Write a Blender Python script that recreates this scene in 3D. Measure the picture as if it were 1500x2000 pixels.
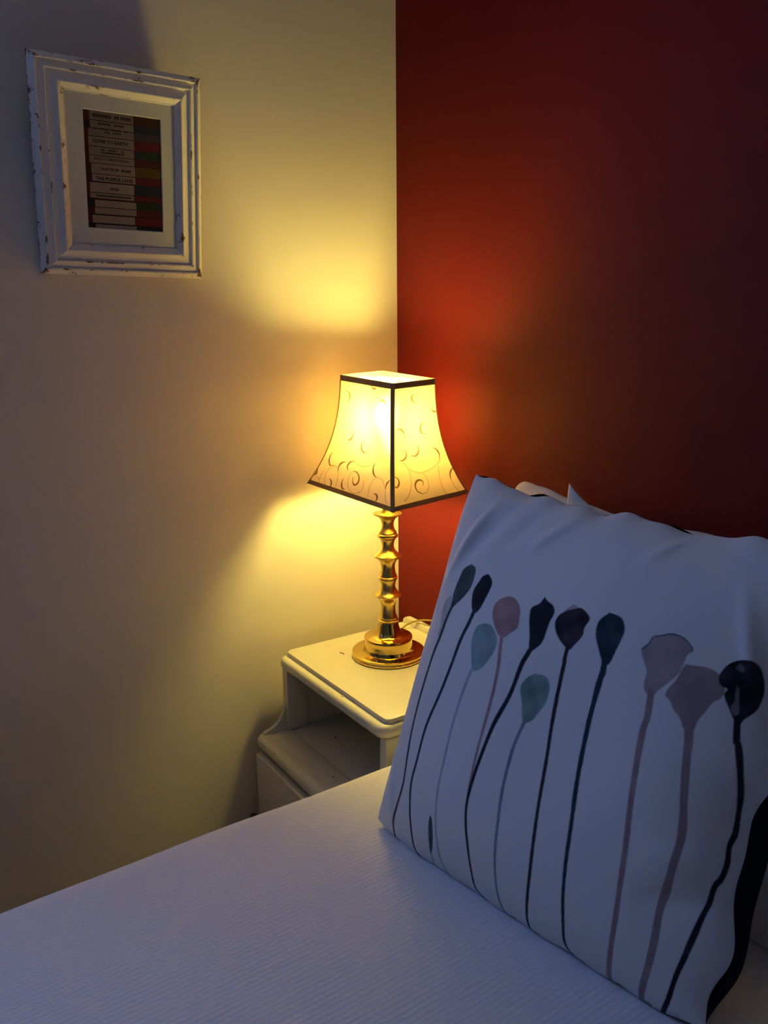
import bpy, bmesh, math, random
import numpy as np
from mathutils import Vector, Matrix

# ------------------------------------------------------------------ camera, world, light, exposure
scene = bpy.context.scene
for o in list(bpy.data.objects):
    bpy.data.objects.remove(o, do_unlink=True)
COL = scene.collection
H = 0.62                                   # height of the bedside table top above the floor (metres)

FPX, YAW, PITCH, ROLL = 1556.447, 0.97901, 0.22003, -0.00913
CAM = np.array([1.4030, -0.9806, 0.6227 + H])
_f = np.array([-math.sin(YAW)*math.cos(PITCH), math.cos(YAW)*math.cos(PITCH), -math.sin(PITCH)])
_r0 = np.array([math.cos(YAW), math.sin(YAW), 0.0])
_u0 = np.cross(_r0, _f)
_r = math.cos(ROLL)*_r0 + math.sin(ROLL)*_u0
_u = -math.sin(ROLL)*_r0 + math.cos(ROLL)*_u0
cam_data = bpy.data.cameras.new('camera')
cam_data.sensor_fit = 'VERTICAL'
cam_data.sensor_height = 24.0
cam_data.lens = FPX / 2000.0 * 24.0
cam_data.clip_start = 0.02
cam = bpy.data.objects.new('camera', cam_data)
COL.objects.link(cam)
M = Matrix.Identity(4)
for i in range(3):
    M[i][0], M[i][1], M[i][2], M[i][3] = _r[i], _u[i], -_f[i], CAM[i]
cam.matrix_world = M
scene.camera = cam

world = bpy.data.worlds.new('dusk_sky')
scene.world = world
world.use_nodes = True
bg = world.node_tree.nodes['Background']
bg.inputs[0].default_value = (0.25, 0.42, 1.0, 1)
bg.inputs[1].default_value = 9.0

# the dusk light enters through the window of the left wall (portal = sampling guide for the sky)
WIN_Y0, WIN_Y1, WIN_Z0, WIN_Z1 = -1.50, -0.93, 1.10, 2.00
pl = bpy.data.lights.new('window_portal', 'AREA')
pl.shape = 'RECTANGLE'
pl.size, pl.size_y = WIN_Z1 - WIN_Z0, WIN_Y1 - WIN_Y0
pl.cycles.is_portal = True
po = bpy.data.objects.new('window_portal', pl)
COL.objects.link(po)
po.location = (-0.13, (WIN_Y0+WIN_Y1)/2, (WIN_Z0+WIN_Z1)/2)
po.rotation_euler = (0, -math.pi/2, 0)

vs = scene.view_settings
vs.view_transform = 'Standard'
vs.look = 'None'
vs.gamma = 1.0
vs.use_curve_mapping = False
vs.exposure = 0.0
BULB = 245.0                                 # strength of the lamp's bulb

def to_pixels(P):
    d = P - CAM
    z = d @ _f
    return 750 + FPX*(d @ _r)/z, 1000 - FPX*(d @ _u)/z

# ------------------------------------------------------------------ helpers
def link(o, parent=None):
    COL.objects.link(o)
    if parent is not None:
        o.parent = parent
    return o

def thing(name, label, cat, loc=(0, 0, 0), group=None):
    o = bpy.data.objects.new(name, None)
    o.empty_display_size = 0.05
    o.location = loc
    o['label'] = label
    o['category'] = cat
    if group:
        o['group'] = group
    return link(o)

def tag(o, label, cat, group=None):
    o['label'] = label
    o['category'] = cat
    if group:
        o['group'] = group
    return o

def finish(name, me, mat, parent=None, smooth=False, origin=None):
    """link a mesh whose vertices are in world space; parent is an Empty at its own location without rotation"""
    if mat is not None and not me.materials:
        me.materials.append(mat)
    if smooth:
        me.shade_smooth()
    off = Vector(origin) if origin is not None else Vector((0, 0, 0))
    if parent is not None:
        w = Vector((0, 0, 0))
        q = parent
        while q is not None:
            w = w + q.location
            q = q.parent
        me.transform(Matrix.Translation(-w))
        if origin is not None:
            me.transform(Matrix.Translation(w - off))
            o = bpy.data.objects.new(name, me)
            o.location = off - w
            return link(o, parent)
    elif origin is not None:
        me.transform(Matrix.Translation(-off))
    o = bpy.data.objects.new(name, me)
    if parent is None and origin is not None:
        o.location = off
    return link(o, parent)

def from_bm(bm):
    me = bpy.data.meshes.new('m')
    bmesh.ops.recalc_face_normals(bm, faces=bm.faces[:])
    bm.to_mesh(me)
    bm.free()
    return me

def bm_box(bm, x0, x1, y0, y1, z0, z1):
    vs_ = [bm.verts.new((x, y, z)) for x in (x0, x1) for y in (y0, y1) for z in (z0, z1)]
    for f in ((0, 1, 3, 2), (4, 6, 7, 5), (0, 4, 5, 1), (2, 3, 7, 6), (0, 2, 6, 4), (1, 5, 7, 3)):
        bm.faces.new([vs_[i] for i in f])

def box(name, x0, x1, y0, y1, z0, z1, mat, parent=None, bevel=0.0, seg=3):
    bm = bmesh.new()
    bm_box(bm, x0, x1, y0, y1, z0, z1)
    if bevel > 0:
        bmesh.ops.bevel(bm, geom=bm.edges[:], offset=bevel, segments=seg, profile=0.5, affect='EDGES')
    return finish(name, from_bm(bm), mat, parent, smooth=False)

def shade_auto(o, ang=35):
    me = o.data
    me.shade_smooth()
    try:
        me.set_sharp_from_angle(angle=math.radians(ang))
    except Exception:
        pass
    return o

def prism(name, pts, axis, a0, a1, mat, parent=None, bevel=0.0, seg=2):
    """extrude a polygon: axis 'x' -> pts are (y, z); axis 'y' -> pts are (x, z); axis 'z' -> (x, y)"""
    bm = bmesh.new()
    def P(p, a):
        return {'x': (a, p[0], p[1]), 'y': (p[0], a, p[1]), 'z': (p[0], p[1], a)}[axis]
    A = [bm.verts.new(P(p, a0)) for p in pts]
    B = [bm.verts.new(P(p, a1)) for p in pts]
    n = len(pts)
    bm.faces.new(A)
    bm.faces.new(B[::-1])
    for i in range(n):
        bm.faces.new((A[i], B[i], B[(i+1) % n], A[(i+1) % n]))
    if bevel > 0:
        cap = [e for e in bm.edges if len(e.link_faces) == 2 and any(len(f.verts) == n for f in e.link_faces) and not all(len(f.verts) == 4 for f in e.link_faces)]
        bmesh.ops.bevel(bm, geom=cap, offset=bevel, segments=seg, profile=0.5, affect='EDGES')
    return finish(name, from_bm(bm), mat, parent)

def lathe(name, prof, centre, mat, parent=None, n=64, ang=40):
    """revolve (r, z) points about the vertical through centre"""
    cx, cy, cz = centre
    vs_, fs = [], []
    for r, z in prof:
        for k in range(n):
            a = 2*math.pi*k/n
            vs_.append((cx + r*math.cos(a), cy + r*math.sin(a), cz + z))
    for i in range(len(prof)-1):
        for k in range(n):
            k2 = (k+1) % n
            fs.append((i*n+k, i*n+k2, (i+1)*n+k2, (i+1)*n+k))
    if prof[0][0] > 1e-5:
        fs.append(tuple(range(n))[::-1])
    if prof[-1][0] > 1e-5:
        fs.append(tuple((len(prof)-1)*n + k for k in range(n)))
    me = bpy.data.meshes.new('m')
    me.from_pydata(vs_, [], fs)
    me.update()
    return shade_auto(finish(name, me, mat, parent), ang)

def spline(pts, per=8):
    """Catmull-Rom through the points"""
    P = [np.array(p, float) for p in pts]
    P = [2*P[0]-P[1]] + P + [2*P[-1]-P[-2]]
    out = []
    for i in range(1, len(P)-2):
        a, b, c, d = P[i-1], P[i], P[i+1], P[i+2]
        for k in range(per):
            t = k/per
            out.append(0.5*((2*b) + (-a+c)*t + (2*a-5*b+4*c-d)*t*t + (-a+3*b-3*c+d)*t**3))
    out.append(P[-2])
    return out

def tube(name, pts, rad, mat, parent=None, n=10):
    pts = [Vector(tuple(p)) for p in pts]
    vs_, fs = [], []
    up = Vector((0, 0, 1))
    for i, p in enumerate(pts):
        t = (pts[min(i+1, len(pts)-1)] - pts[max(i-1, 0)]).normalized()
        a = t.cross(up)
        if a.length < 1e-4:
            a = t.cross(Vector((1, 0, 0)))
        a.normalize()
        b = a.cross(t).normalized()
        for k in range(n):
            th = 2*math.pi*k/n
            vs_.append(p + rad*(math.cos(th)*a + math.sin(th)*b))
    for i in range(len(pts)-1):
        for k in range(n):
            k2 = (k+1) % n
            fs.append((i*n+k, i*n+k2, (i+1)*n+k2, (i+1)*n+k))
    fs.append(tuple(range(n))[::-1])
    fs.append(tuple((len(pts)-1)*n+k for k in range(n)))
    me = bpy.data.meshes.new('m')
    me.from_pydata([tuple(v) for v in vs_], [], fs)
    me.update()
    return finish(name, me, mat, parent, smooth=True)

# ------------------------------------------------------------------ materials
def srgb(r, g, b):
    f = lambda c: (c/255)/12.92 if c/255 <= 0.04045 else ((c/255+0.055)/1.055)**2.4
    return (f(r), f(g), f(b), 1)

def mat_new(name, color, rough=0.6, metal=0.0, spec=0.5):
    m = bpy.data.materials.new(name)
    m.use_nodes = True
    b = m.node_tree.nodes['Principled BSDF']
    b.inputs['Base Color'].default_value = color if len(color) == 4 else (*color, 1)
    b.inputs['Roughness'].default_value = rough
    b.inputs['Metallic'].default_value = metal
    b.inputs['Specular IOR Level'].default_value = spec
    return m, m.node_tree, b

def node(nt, kind, **kw):
    n = nt.nodes.new(kind)
    for k, v in kw.items():
        if k.startswith('i_'):
            n.inputs[k[2:].replace('_', ' ')].default_value = v
        else:
            setattr(n, k, v)
    return n

def add_bump(nt, b, scale, strength, dist=0.002, detail=4, coord='Object', mapping=None):
    tc = node(nt, 'ShaderNodeTexCoord')
    no = node(nt, 'ShaderNodeTexNoise')
    no.inputs['Scale'].default_value = scale
    no.inputs['Detail'].default_value = detail
    src = tc.outputs[coord]
    if mapping:
        mp = node(nt, 'ShaderNodeMapping')
        mp.inputs['Scale'].default_value = mapping
        nt.links.new(src, mp.inputs['Vector'])
        src = mp.outputs[0]
    nt.links.new(src, no.inputs['Vector'])
    bu = node(nt, 'ShaderNodeBump')
    bu.inputs['Strength'].default_value = strength
    bu.inputs['Distance'].default_value = dist
    nt.links.new(no.outputs['Fac'], bu.inputs['Height'])
    nt.links.new(bu.outputs[0], b.inputs['Normal'])
    return bu

def add_mottle(nt, b, c1, c2, scale, detail=3):
    tc = node(nt, 'ShaderNodeTexCoord')
    no = node(nt, 'ShaderNodeTexNoise')
    no.inputs['Scale'].default_value = scale
    no.inputs['Detail'].default_value = detail
    nt.links.new(tc.outputs['Object'], no.inputs['Vector'])
    mx = node(nt, 'ShaderNodeMix', data_type='RGBA')
    mx.inputs[6].default_value = c1
    mx.inputs[7].default_value = c2
    nt.links.new(no.outputs['Fac'], mx.inputs[0])
    nt.links.new(mx.outputs[2], b.inputs['Base Color'])
    return mx

MAT = {}
m, nt, b = mat_new('cream_wall_paint', (0.76, 0.70, 0.60), 0.62, spec=0.3)
add_mottle(nt, b, (0.79, 0.725, 0.62, 1), (0.84, 0.775, 0.67, 1), 2.5)
add_bump(nt, b, 60, 0.12, 0.002)
MAT['cream'] = m
m, nt, b = mat_new('red_wall_paint', (0.118, 0.0052, 0.0068), 0.6, spec=0.16)
add_mottle(nt, b, (0.112, 0.0049, 0.0064, 1), (0.126, 0.0057, 0.0075, 1), 3.0)
add_bump(nt, b, 60, 0.12, 0.002)
MAT['red'] = m
m, nt, b = mat_new('white_ceiling_paint', (0.75, 0.74, 0.72), 0.8)
add_bump(nt, b, 50, 0.1)
MAT['ceiling'] = m
m, nt, b = mat_new('carpet', (0.20, 0.16, 0.13), 0.95, spec=0.1)
add_mottle(nt, b, (0.17, 0.14, 0.11, 1), (0.25, 0.20, 0.16, 1), 180)
add_bump(nt, b, 500, 0.6, 0.004)
MAT['carpet'] = m
m, nt, b = mat_new('white_gloss_paint', (0.78, 0.76, 0.72), 0.35)
add_bump(nt, b, 40, 0.05)
MAT['gloss'] = m

# cream painted furniture with small chips that show brown wood
m, nt, b = mat_new('chipped_cream_paint', (0.74, 0.70, 0.58), 0.38, spec=0.4)
tc = node(nt, 'ShaderNodeTexCoord')
mp = node(nt, 'ShaderNodeMapping')
mp.inputs['Scale'].default_value = (0.6, 1.0, 1.5)
no = node(nt, 'ShaderNodeTexNoise')
no.inputs['Scale'].default_value = 55
no.inputs['Detail'].default_value = 3
cr = node(nt, 'ShaderNodeValToRGB')
cr.color_ramp.elements[0].position = 0.715
cr.color_ramp.elements[0].color = (0, 0, 0, 1)
cr.color_ramp.elements[1].position = 0.735
cr.color_ramp.elements[1].color = (1, 1, 1, 1)
mx = node(nt, 'ShaderNodeMix', data_type='RGBA')
mx.inputs[6].default_value = (0.74, 0.70, 0.58, 1)
mx.inputs[7].default_value = (0.16, 0.10, 0.05, 1)
nt.links.new(tc.outputs['Object'], mp.inputs['Vector'])
nt.links.new(mp.outputs[0], no.inputs['Vector'])
nt.links.new(no.outputs['Fac'], cr.inputs[0])
nt.links.new(cr.outputs[0], mx.inputs[0])
nt.links.new(mx.outputs[2], b.inputs['Base Color'])
add_bump(nt, b, 35, 0.06, 0.002)
MAT['furniture'] = m
m, nt, b = mat_new('dark_knob', (0.02, 0.017, 0.015), 0.35)
MAT['knob'] = m

# distressed white picture frame
m, nt, b = mat_new('distressed_white_paint', (0.84, 0.81, 0.77), 0.6, spec=0.25)
tc = node(nt, 'ShaderNodeTexCoord')
no = node(nt, 'ShaderNodeTexNoise')
no.inputs['Scale'].default_value = 45
no.inputs['Detail'].default_value = 5
no.inputs['Roughness'].default_value = 0.7
geo = node(nt, 'ShaderNodeNewGeometry')
pr = node(nt, 'ShaderNodeMapRange')
pr.inputs['From Min'].default_value = 0.48
pr.inputs['From Max'].default_value = 0.62
pr.inputs['To Min'].default_value = 0.0
pr.inputs['To Max'].default_value = 0.22
ad = node(nt, 'ShaderNodeMath', operation='ADD')
cr = node(nt, 'ShaderNodeValToRGB')
cr.color_ramp.elements[0].position = 0.66
cr.color_ramp.elements[0].color = (0, 0, 0, 1)
cr.color_ramp.elements[1].position = 0.72
cr.color_ramp.elements[1].color = (1, 1, 1, 1)
mx = node(nt, 'ShaderNodeMix', data_type='RGBA')
mx.inputs[6].default_value = (0.84, 0.81, 0.77, 1)
mx.inputs[7].default_value = (0.17, 0.10, 0.06, 1)
nt.links.new(tc.outputs['Object'], no.inputs['Vector'])
nt.links.new(geo.outputs['Pointiness'], pr.inputs['Value'])
nt.links.new(no.outputs['Fac'], ad.inputs[0])
nt.links.new(pr.outputs[0], ad.inputs[1])
nt.links.new(ad.outputs[0], cr.inputs[0])
nt.links.new(cr.outputs[0], mx.inputs[0])
nt.links.new(mx.outputs[2], b.inputs['Base Color'])
add_bump(nt, b, 90, 0.25, 0.001)
MAT['frame'] = m
m, nt, b = mat_new('mat_board', (0.88, 0.85, 0.78), 0.9, spec=0.1)
add_bump(nt, b, 700, 0.1, 0.0005)
MAT['mat'] = m
m, nt, b = mat_new('frame_backing', (0.25, 0.17, 0.10), 0.9)
add_bump(nt, b, 100, 0.1)
MAT['backing'] = m

def attr_material(name, rough, attr='print', bump=None):
    m, nt, b = mat_new(name, (1, 1, 1), rough, spec=0.2)
    at = node(nt, 'ShaderNodeAttribute', attribute_name=attr)
    nt.links.new(at.outputs['Color'], b.inputs['Base Color'])
    if bump:
        add_bump(nt, b, *bump)
    return m
MAT['print'] = attr_material('printed_paper', 0.85)
m, nt, b = mat_new('printing_ink', (0.035, 0.025, 0.02), 0.9, spec=0.1)
MAT['ink'] = m

def thin_glass(name, refl):
    m = bpy.data.materials.new(name)
    m.use_nodes = True
    nt = m.node_tree
    nt.nodes.remove(nt.nodes['Principled BSDF'])
    out = nt.nodes['Material Output']
    tr = node(nt, 'ShaderNodeBsdfTransparent')
    tr.inputs[0].default_value = (0.95, 0.96, 0.96, 1)
    gl = node(nt, 'ShaderNodeBsdfGlossy')
    gl.inputs['Roughness'].default_value = 0.03
    fr = node(nt, 'ShaderNodeFresnel')
    fr.inputs['IOR'].default_value = refl
    mxs = node(nt, 'ShaderNodeMixShader')
    ge = node(nt, 'ShaderNodeNewGeometry')
    sb = node(nt, 'ShaderNodeMath', operation='SUBTRACT')
    sb.inputs[0].default_value = 1.0
    ml = node(nt, 'ShaderNodeMath', operation='MULTIPLY')
    nt.links.new(ge.outputs['Backfacing'], sb.inputs[1])
    nt.links.new(fr.outputs[0], ml.inputs[0])
    nt.links.new(sb.outputs[0], ml.inputs[1])
    nt.links.new(ml.outputs[0], mxs.inputs[0])
    nt.links.new(tr.outputs[0], mxs.inputs[1])
    nt.links.new(gl.outputs[0], mxs.inputs[2])
    nt.links.new(mxs.outputs[0], out.inputs[0])
    return m
MAT['glass'] = thin_glass('clear_glass', 1.4)

# brass
m, nt, b = mat_new('polished_brass', (0.70, 0.50, 0.15), 0.28, metal=1.0)
add_bump(nt, b, 30, 0.03, 0.001)
MAT['brass'] = m
m, nt, b = mat_new('mirror_brass', (0.70, 0.50, 0.15), 0.13, metal=1.0)
add_bump(nt, b, 30, 0.02, 0.001)
MAT['brass_base'] = m
m, nt, b = mat_new('white_plastic', (0.7, 0.68, 0.62), 0.4)
MAT['plastic'] = m
m, nt, b = mat_new('gold_cable', (0.36, 0.24, 0.07), 0.45)
MAT['cable'] = m
m, nt, b = mat_new('brown_braid', (0.46, 0.30, 0.12), 0.75, spec=0.2)
add_bump(nt, b, 900, 0.4, 0.001)
MAT['braid'] = m
m = bpy.data.materials.new('lit_bulb')
m.use_nodes = True
nt = m.node_tree
nt.nodes.remove(nt.nodes['Principled BSDF'])
em = node(nt, 'ShaderNodeEmission')
em.inputs[0].default_value = (1.0, 0.78, 0.18, 1)
em.inputs[1].default_value = BULB
nt.links.new(em.outputs[0], nt.nodes['Material Output'].inputs[0])
MAT['bulb'] = m

# lampshade cloth: light passes through it, partly scattered all round, partly forwards through the weave
m = bpy.data.materials.new('scroll_print_shade_cloth')
m.use_nodes = True
nt = m.node_tree
nt.nodes.remove(nt.nodes['Principled BSDF'])
at = node(nt, 'ShaderNodeAttribute', attribute_name='print')
df = node(nt, 'ShaderNodeBsdfDiffuse')
tl = node(nt, 'ShaderNodeBsdfTranslucent')
rf = node(nt, 'ShaderNodeBsdfRefraction')
rf.inputs['Roughness'].default_value = 0.75
rf.inputs['IOR'].default_value = 1.25
mxs = node(nt, 'ShaderNodeMixShader')
mxs.inputs[0].default_value = 0.45          # forward share of what passes
mx2 = node(nt, 'ShaderNodeMixShader')
mx2.inputs[0].default_value = 0.235          # share of the light that passes the cloth
tcol = node(nt, 'ShaderNodeMix', data_type='RGBA', blend_type='MULTIPLY')
tcol.inputs[0].default_value = 1.0
tcol.inputs[7].default_value = (1.0, 0.76, 0.56, 1)
nt.links.new(at.outputs['Color'], df.inputs[0])
nt.links.new(at.outputs['Color'], tcol.inputs[6])
nt.links.new(tcol.outputs[2], tl.inputs[0])
nt.links.new(tcol.outputs[2], rf.inputs[0])
nt.links.new(tl.outputs[0], mxs.inputs[1])
nt.links.new(rf.outputs[0], mxs.inputs[2])
nt.links.new(df.outputs[0], mx2.inputs[1])
nt.links.new(mxs.outputs[0], mx2.inputs[2])
nt.links.new(mx2.outputs[0], nt.nodes['Material Output'].inputs[0])
MAT['shade'] = m

# fabrics
m, nt, b = mat_new('white_ribbed_coverlet', (0.78, 0.76, 0.76), 0.9, spec=0.1)
b.inputs['Sheen Weight'].default_value = 0.1
tc = node(nt, 'ShaderNodeTexCoord')
no = node(nt, 'ShaderNodeTexNoise')
no.inputs['Scale'].default_value = 6
no.inputs['Detail'].default_value = 2
wv = node(nt, 'ShaderNodeTexWave', wave_type='BANDS', bands_direction='X')
wv.inputs['Scale'].default_value = 46
wv.inputs['Distortion'].default_value = 2.2
wv.inputs['Detail'].default_value = 2
wv.inputs['Detail Scale'].default_value = 3
n2 = node(nt, 'ShaderNodeTexNoise')
n2.inputs['Scale'].default_value = 160
n2.inputs['Detail'].default_value = 3
ad = node(nt, 'ShaderNodeMath', operation='MULTIPLY_ADD')
ad.inputs[1].default_value = 0.9
bu = node(nt, 'ShaderNodeBump')
bu.inputs['Strength'].default_value = 0.15
bu.inputs['Distance'].default_value = 0.002
nt.links.new(tc.outputs['Object'], wv.inputs['Vector'])
nt.links.new(tc.outputs['Object'], n2.inputs['Vector'])
nt.links.new(n2.outputs['Fac'], ad.inputs[0])
nt.links.new(wv.outputs['Fac'], ad.inputs[2])
nt.links.new(ad.outputs[0], bu.inputs['Height'])
nt.links.new(bu.outputs[0], b.inputs['Normal'])
MAT['coverlet'] = m
MAT['cushion'] = attr_material('printed_cotton', 0.92, 'print', (420, 0.12, 0.0008))
m, nt, b = mat_new('black_cotton', (0.012, 0.011, 0.016), 0.9, spec=0.1)
add_bump(nt, b, 400, 0.15, 0.0008)
MAT['black_cotton'] = m
m, nt, b = mat_new('white_pillow_cotton', (0.76, 0.74, 0.72), 0.9, spec=0.1)
add_bump(nt, b, 300, 0.12, 0.0008)
MAT['pillow'] = m
m, nt, b = mat_new('divan_fabric', (0.30, 0.27, 0.24), 0.9, spec=0.1)
add_bump(nt, b, 400, 0.2, 0.001)
MAT['divan'] = m
m, nt, b = mat_new('mattress_ticking', (0.65, 0.63, 0.60), 0.9, spec=0.1)
add_bump(nt, b, 300, 0.2, 0.001)
MAT['mattress'] = m
m, nt, b = mat_new('dark_wood', (0.08, 0.05, 0.03), 0.5)
add_bump(nt, b, 60, 0.1)
MAT['wood'] = m

# ------------------------------------------------------------------ the room
RX, RY, RZ = 3.0, -3.3, 2.42
T = 0.14
def structure(o):
    o['kind'] = 'structure'
    return o
structure(box('floor', -T, RX+T, RY-T, T, -0.1, 0.0, MAT['carpet']))
structure(box('ceiling', -T, RX+T, RY-T, T, RZ, RZ+0.1, MAT['ceiling']))
structure(box('wall_back', -T, RX+T, 0.0, T, 0.0, RZ, MAT['red']))
structure(box('wall_front', -T, RX+T, RY-T, RY, 0.0, RZ, MAT['cream']))
structure(box('wall_right', RX, RX+T, RY, 0.0, 0.0, RZ, MAT['cream']))
bm = bmesh.new()
bm_box(bm, -T, 0, RY, 0, 0, WIN_Z0)
bm_box(bm, -T, 0, RY, 0, WIN_Z1, RZ)
bm_box(bm, -T, 0, RY, WIN_Y0, WIN_Z0, WIN_Z1)
bm_box(bm, -T, 0, WIN_Y1, 0, WIN_Z0, WIN_Z1)
structure(finish('wall_left', from_bm(bm), MAT['cream']))
# window: frame of four bars, a glazing bar, two panes, a sill
win = structure(box('window_1', -0.10, -0.05, WIN_Y0, WIN_Y1, WIN_Z0, WIN_Z0+0.05, MAT['gloss']))
def wpart(name, *a, mat='gloss'):
    return box(name, *a, MAT[mat], win)
wpart('frame_bar', -0.10, -0.05, WIN_Y0, WIN_Y1, WIN_Z1-0.05, WIN_Z1)
wpart('frame_bar', -0.10, -0.05, WIN_Y0, WIN_Y0+0.05, WIN_Z0+0.05, WIN_Z1-0.05)
wpart('frame_bar', -0.10, -0.05, WIN_Y1-0.05, WIN_Y1, WIN_Z0+0.05, WIN_Z1-0.05)
ym = (WIN_Y0+WIN_Y1)/2
wpart('glazing_bar', -0.095, -0.055, ym-0.018, ym+0.018, WIN_Z0+0.05, WIN_Z1-0.05)
wpart('pane', -0.078, -0.074, WIN_Y0+0.05, ym-0.018, WIN_Z0+0.05, WIN_Z1-0.05, mat='glass')
wpart('pane', -0.078, -0.074, ym+0.018, WIN_Y1-0.05, WIN_Z0+0.05, WIN_Z1-0.05, mat='glass')
wpart('window_sill', -0.05, 0.05, WIN_Y0-0.03, WIN_Y1+0.03, WIN_Z0-0.025, WIN_Z0)
structure(box('baseboard_left', 0, 0.014, RY, 0, 0, 0.10, MAT['gloss'], bevel=0.003, seg=2))
structure(box('baseboard_back', 0.014, RX, -0.014, 0, 0, 0.10, MAT['gloss'], bevel=0.003, seg=2))

# ------------------------------------------------------------------ bed
ZB = H - 0.045                               # top of the coverlet
BX0, BX1, BY0, BY1 = 0.432, 1.93, -2.02, -0.03
bed = thing('bed', 'double divan bed with mattress under the white coverlet, against the red wall', 'bed', (1.18, -1.02, 0))
o = box('divan_base', BX0+0.03, BX1-0.03, BY0+0.03, BY1-0.005, 0.06, 0.30, MAT['divan'], bed, bevel=0.012)
o = box('mattress', BX0+0.022, BX1-0.022, BY0+0.022, BY1-0.003, 0.302, ZB-0.014, MAT['mattress'], bed, bevel=0.035, seg=4)
for x in (BX0+0.12, BX1-0.12):
    for y in (BY0+0.12, BY1-0.12):
        lathe('leg', [(0.024, 0.0), (0.03, 0.06)], (x, y, 0), MAT['wood'], bed, n=20)

def coverlet():
    R = 0.042
    drop = 0.30
    # cross profile parameter s over the top with both drops; same at the foot end
    def edge_profile(total):
        out = []
        for k in range(12):
            out.append((0.0, -drop + (drop-R)*k/12))
        for k in range(9):
            a = math.pi/2*k/8
            out.append((R - R*math.cos(a), -R + R*math.sin(a)))
        return out
    ep = edge_profile(0)
    xs = [(BX0+a, zz) for a, zz in ep]
    n = 150
    for k in range(1, n):
        xs.append((BX0+R + (BX1-BX0-2*R)*k/n, 0.0))
    xs += [(BX1-a, zz) for a, zz in reversed(ep)]
    ys = [(BY0+a, zz) for a, zz in ep]
    n = 190
    for k in range(1, n+1):
        ys.append((BY0+R + (BY1-BY0-R)*k/n, 0.0))
    rng = np.random.default_rng(4)
    ph = rng.uniform(0, 6.28, 12)
    kx = rng.uniform(-9, 9, 12)
    ky = rng.uniform(-9, 9, 12)
    V, F = [], []
    for (y, zy) in ys:
        for (x, zx) in xs:
            z = ZB + min(zx, zy) if (zx > -0.2 or zy > -0.2) else ZB + min(zx, zy)
            w = 0.0
            for i in range(12):
                w += math.sin(kx[i]*x + ky[i]*y + ph[i])
            z += 0.0009*w
            xo = 0.0016*math.sin(11*y+1.0) + 0.0012*math.sin(23*y)
            V.append((x + (xo if x < BX0+0.1 else 0), y, z))
    nx = len(xs)
    for j in range(len(ys)-1):
        for i in range(nx-1):
            F.append((j*nx+i, j*nx+i+1, (j+1)*nx+i+1, (j+1)*nx+i))
    me = bpy.data.meshes.new('m')
    me.from_pydata(V, [], F)
    me.update()
    o = finish('coverlet', me, MAT['coverlet'], None, smooth=True, origin=((BX0+BX1)/2, (BY0+BY1)/2, ZB))
    return tag(o, 'white finely ribbed cotton coverlet spread smooth over the bed', 'bedspread')
coverlet()

# ------------------------------------------------------------------ bedside table
F_ = MAT['furniture']
bt = thing('bedside_table', 'cream painted bedside table with open shelf and chipped edges in the wall corner', 'bedside table', (0.22, -0.17, 0))
def tb(name, x0, x1, y0, y1, z0, z1, bevel=0.002, mat=F_, parent=bt, seg=2):
    return shade_auto(box(name, x0, x1, y0, y1, H+z0, H+z1, mat, parent, bevel, seg), 50)
# raised top board with rounded vertical front corners
def rounded_rect(x0, x1, y0, y1, r, n=6):
    pts = []
    for cx, cy, a0 in ((x0+r, y0+r, math.pi), (x1-r, y0+r, 1.5*math.pi), (x1-0.002, y1-0.002, 0), (x0+0.002, y1-0.002, 0.5*math.pi)):
        rr = r if cy < -0.1 else 0.002
        for k in range(n+1):
            a = a0 + math.pi/2*k/n
            pts.append((cx + rr*math.cos(a), cy + rr*math.sin(a)))
    return pts
shade_auto(prism('top_board', rounded_rect(0.039, 0.402, -0.306, -0.018, 0.010), 'z', H-0.012, H, F_, bt, bevel=0.003, seg=3), 50)
# bullnose moulded edge around it: front, two sides
def sweep_rect_nose():
    prof = []
    for k in range(9):                        # half-round nose, outwards = t
        a = -math.pi/2 + math.pi*k/8
        prof.append((0.006 + 0.009*math.cos(a), -0.0195 + 0.0115*math.sin(a)))
    inner = 0.0055
    prof = [(-inner, -0.031)] + prof + [(-inner, -0.008)]
    # path corners (outer reference line), rounded at the front
    x0, x1, y0, y1, r = 0.0485, 0.397, -0.3085, -0.008, 0.006
    path = [((x0, y1), (-1, 0)), ((x0, y0+r), (-1, 0))]
    for k in range(1, 6):
        a = math.pi + math.pi/2*k/6
        path.append(((x0+r+r*math.cos(a), y0+r+r*math.sin(a)), (math.cos(a), math.sin(a))))
    path += [((x0+r, y0), (0, -1)), ((x1-r, y0), (0, -1))]
    for k in range(1, 6):
        a = 1.5*math.pi + math.pi/2*k/6
        path.append(((x1-r+r*math.cos(a), y0+r+r*math.sin(a)), (math.cos(a), math.sin(a))))
    path += [((x1, y0+r), (1, 0)), ((x1, y1), (1, 0))]
    V, Fc = [], []
    m_ = len(prof)
    for (px, py), (nx, ny) in path:
        for t, z in prof:
            V.append((px+nx*t, py+ny*t, H+z))
    for i in range(len(path)-1):
        for k in range(m_):
            k2 = (k+1) % m_
            Fc.append((i*m_+k, i*m_+k2, (i+1)*m_+k2, (i+1)*m_+k))
    Fc.append(tuple(range(m_)))
    Fc.append(tuple((len(path)-1)*m_+k for k in range(m_))[::-1])
    me = bpy.data.meshes.new('m')
    me.from_pydata(V, [], Fc)
    me.update()
    bm = bmesh.new(); bm.from_mesh(me); bmesh.ops.recalc_face_normals(bm, faces=bm.faces[:]); bm.to_mesh(me); bm.free()
    return shade_auto(finish('top_moulding', me, F_, bt), 40)
sweep_rect_nose()
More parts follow.
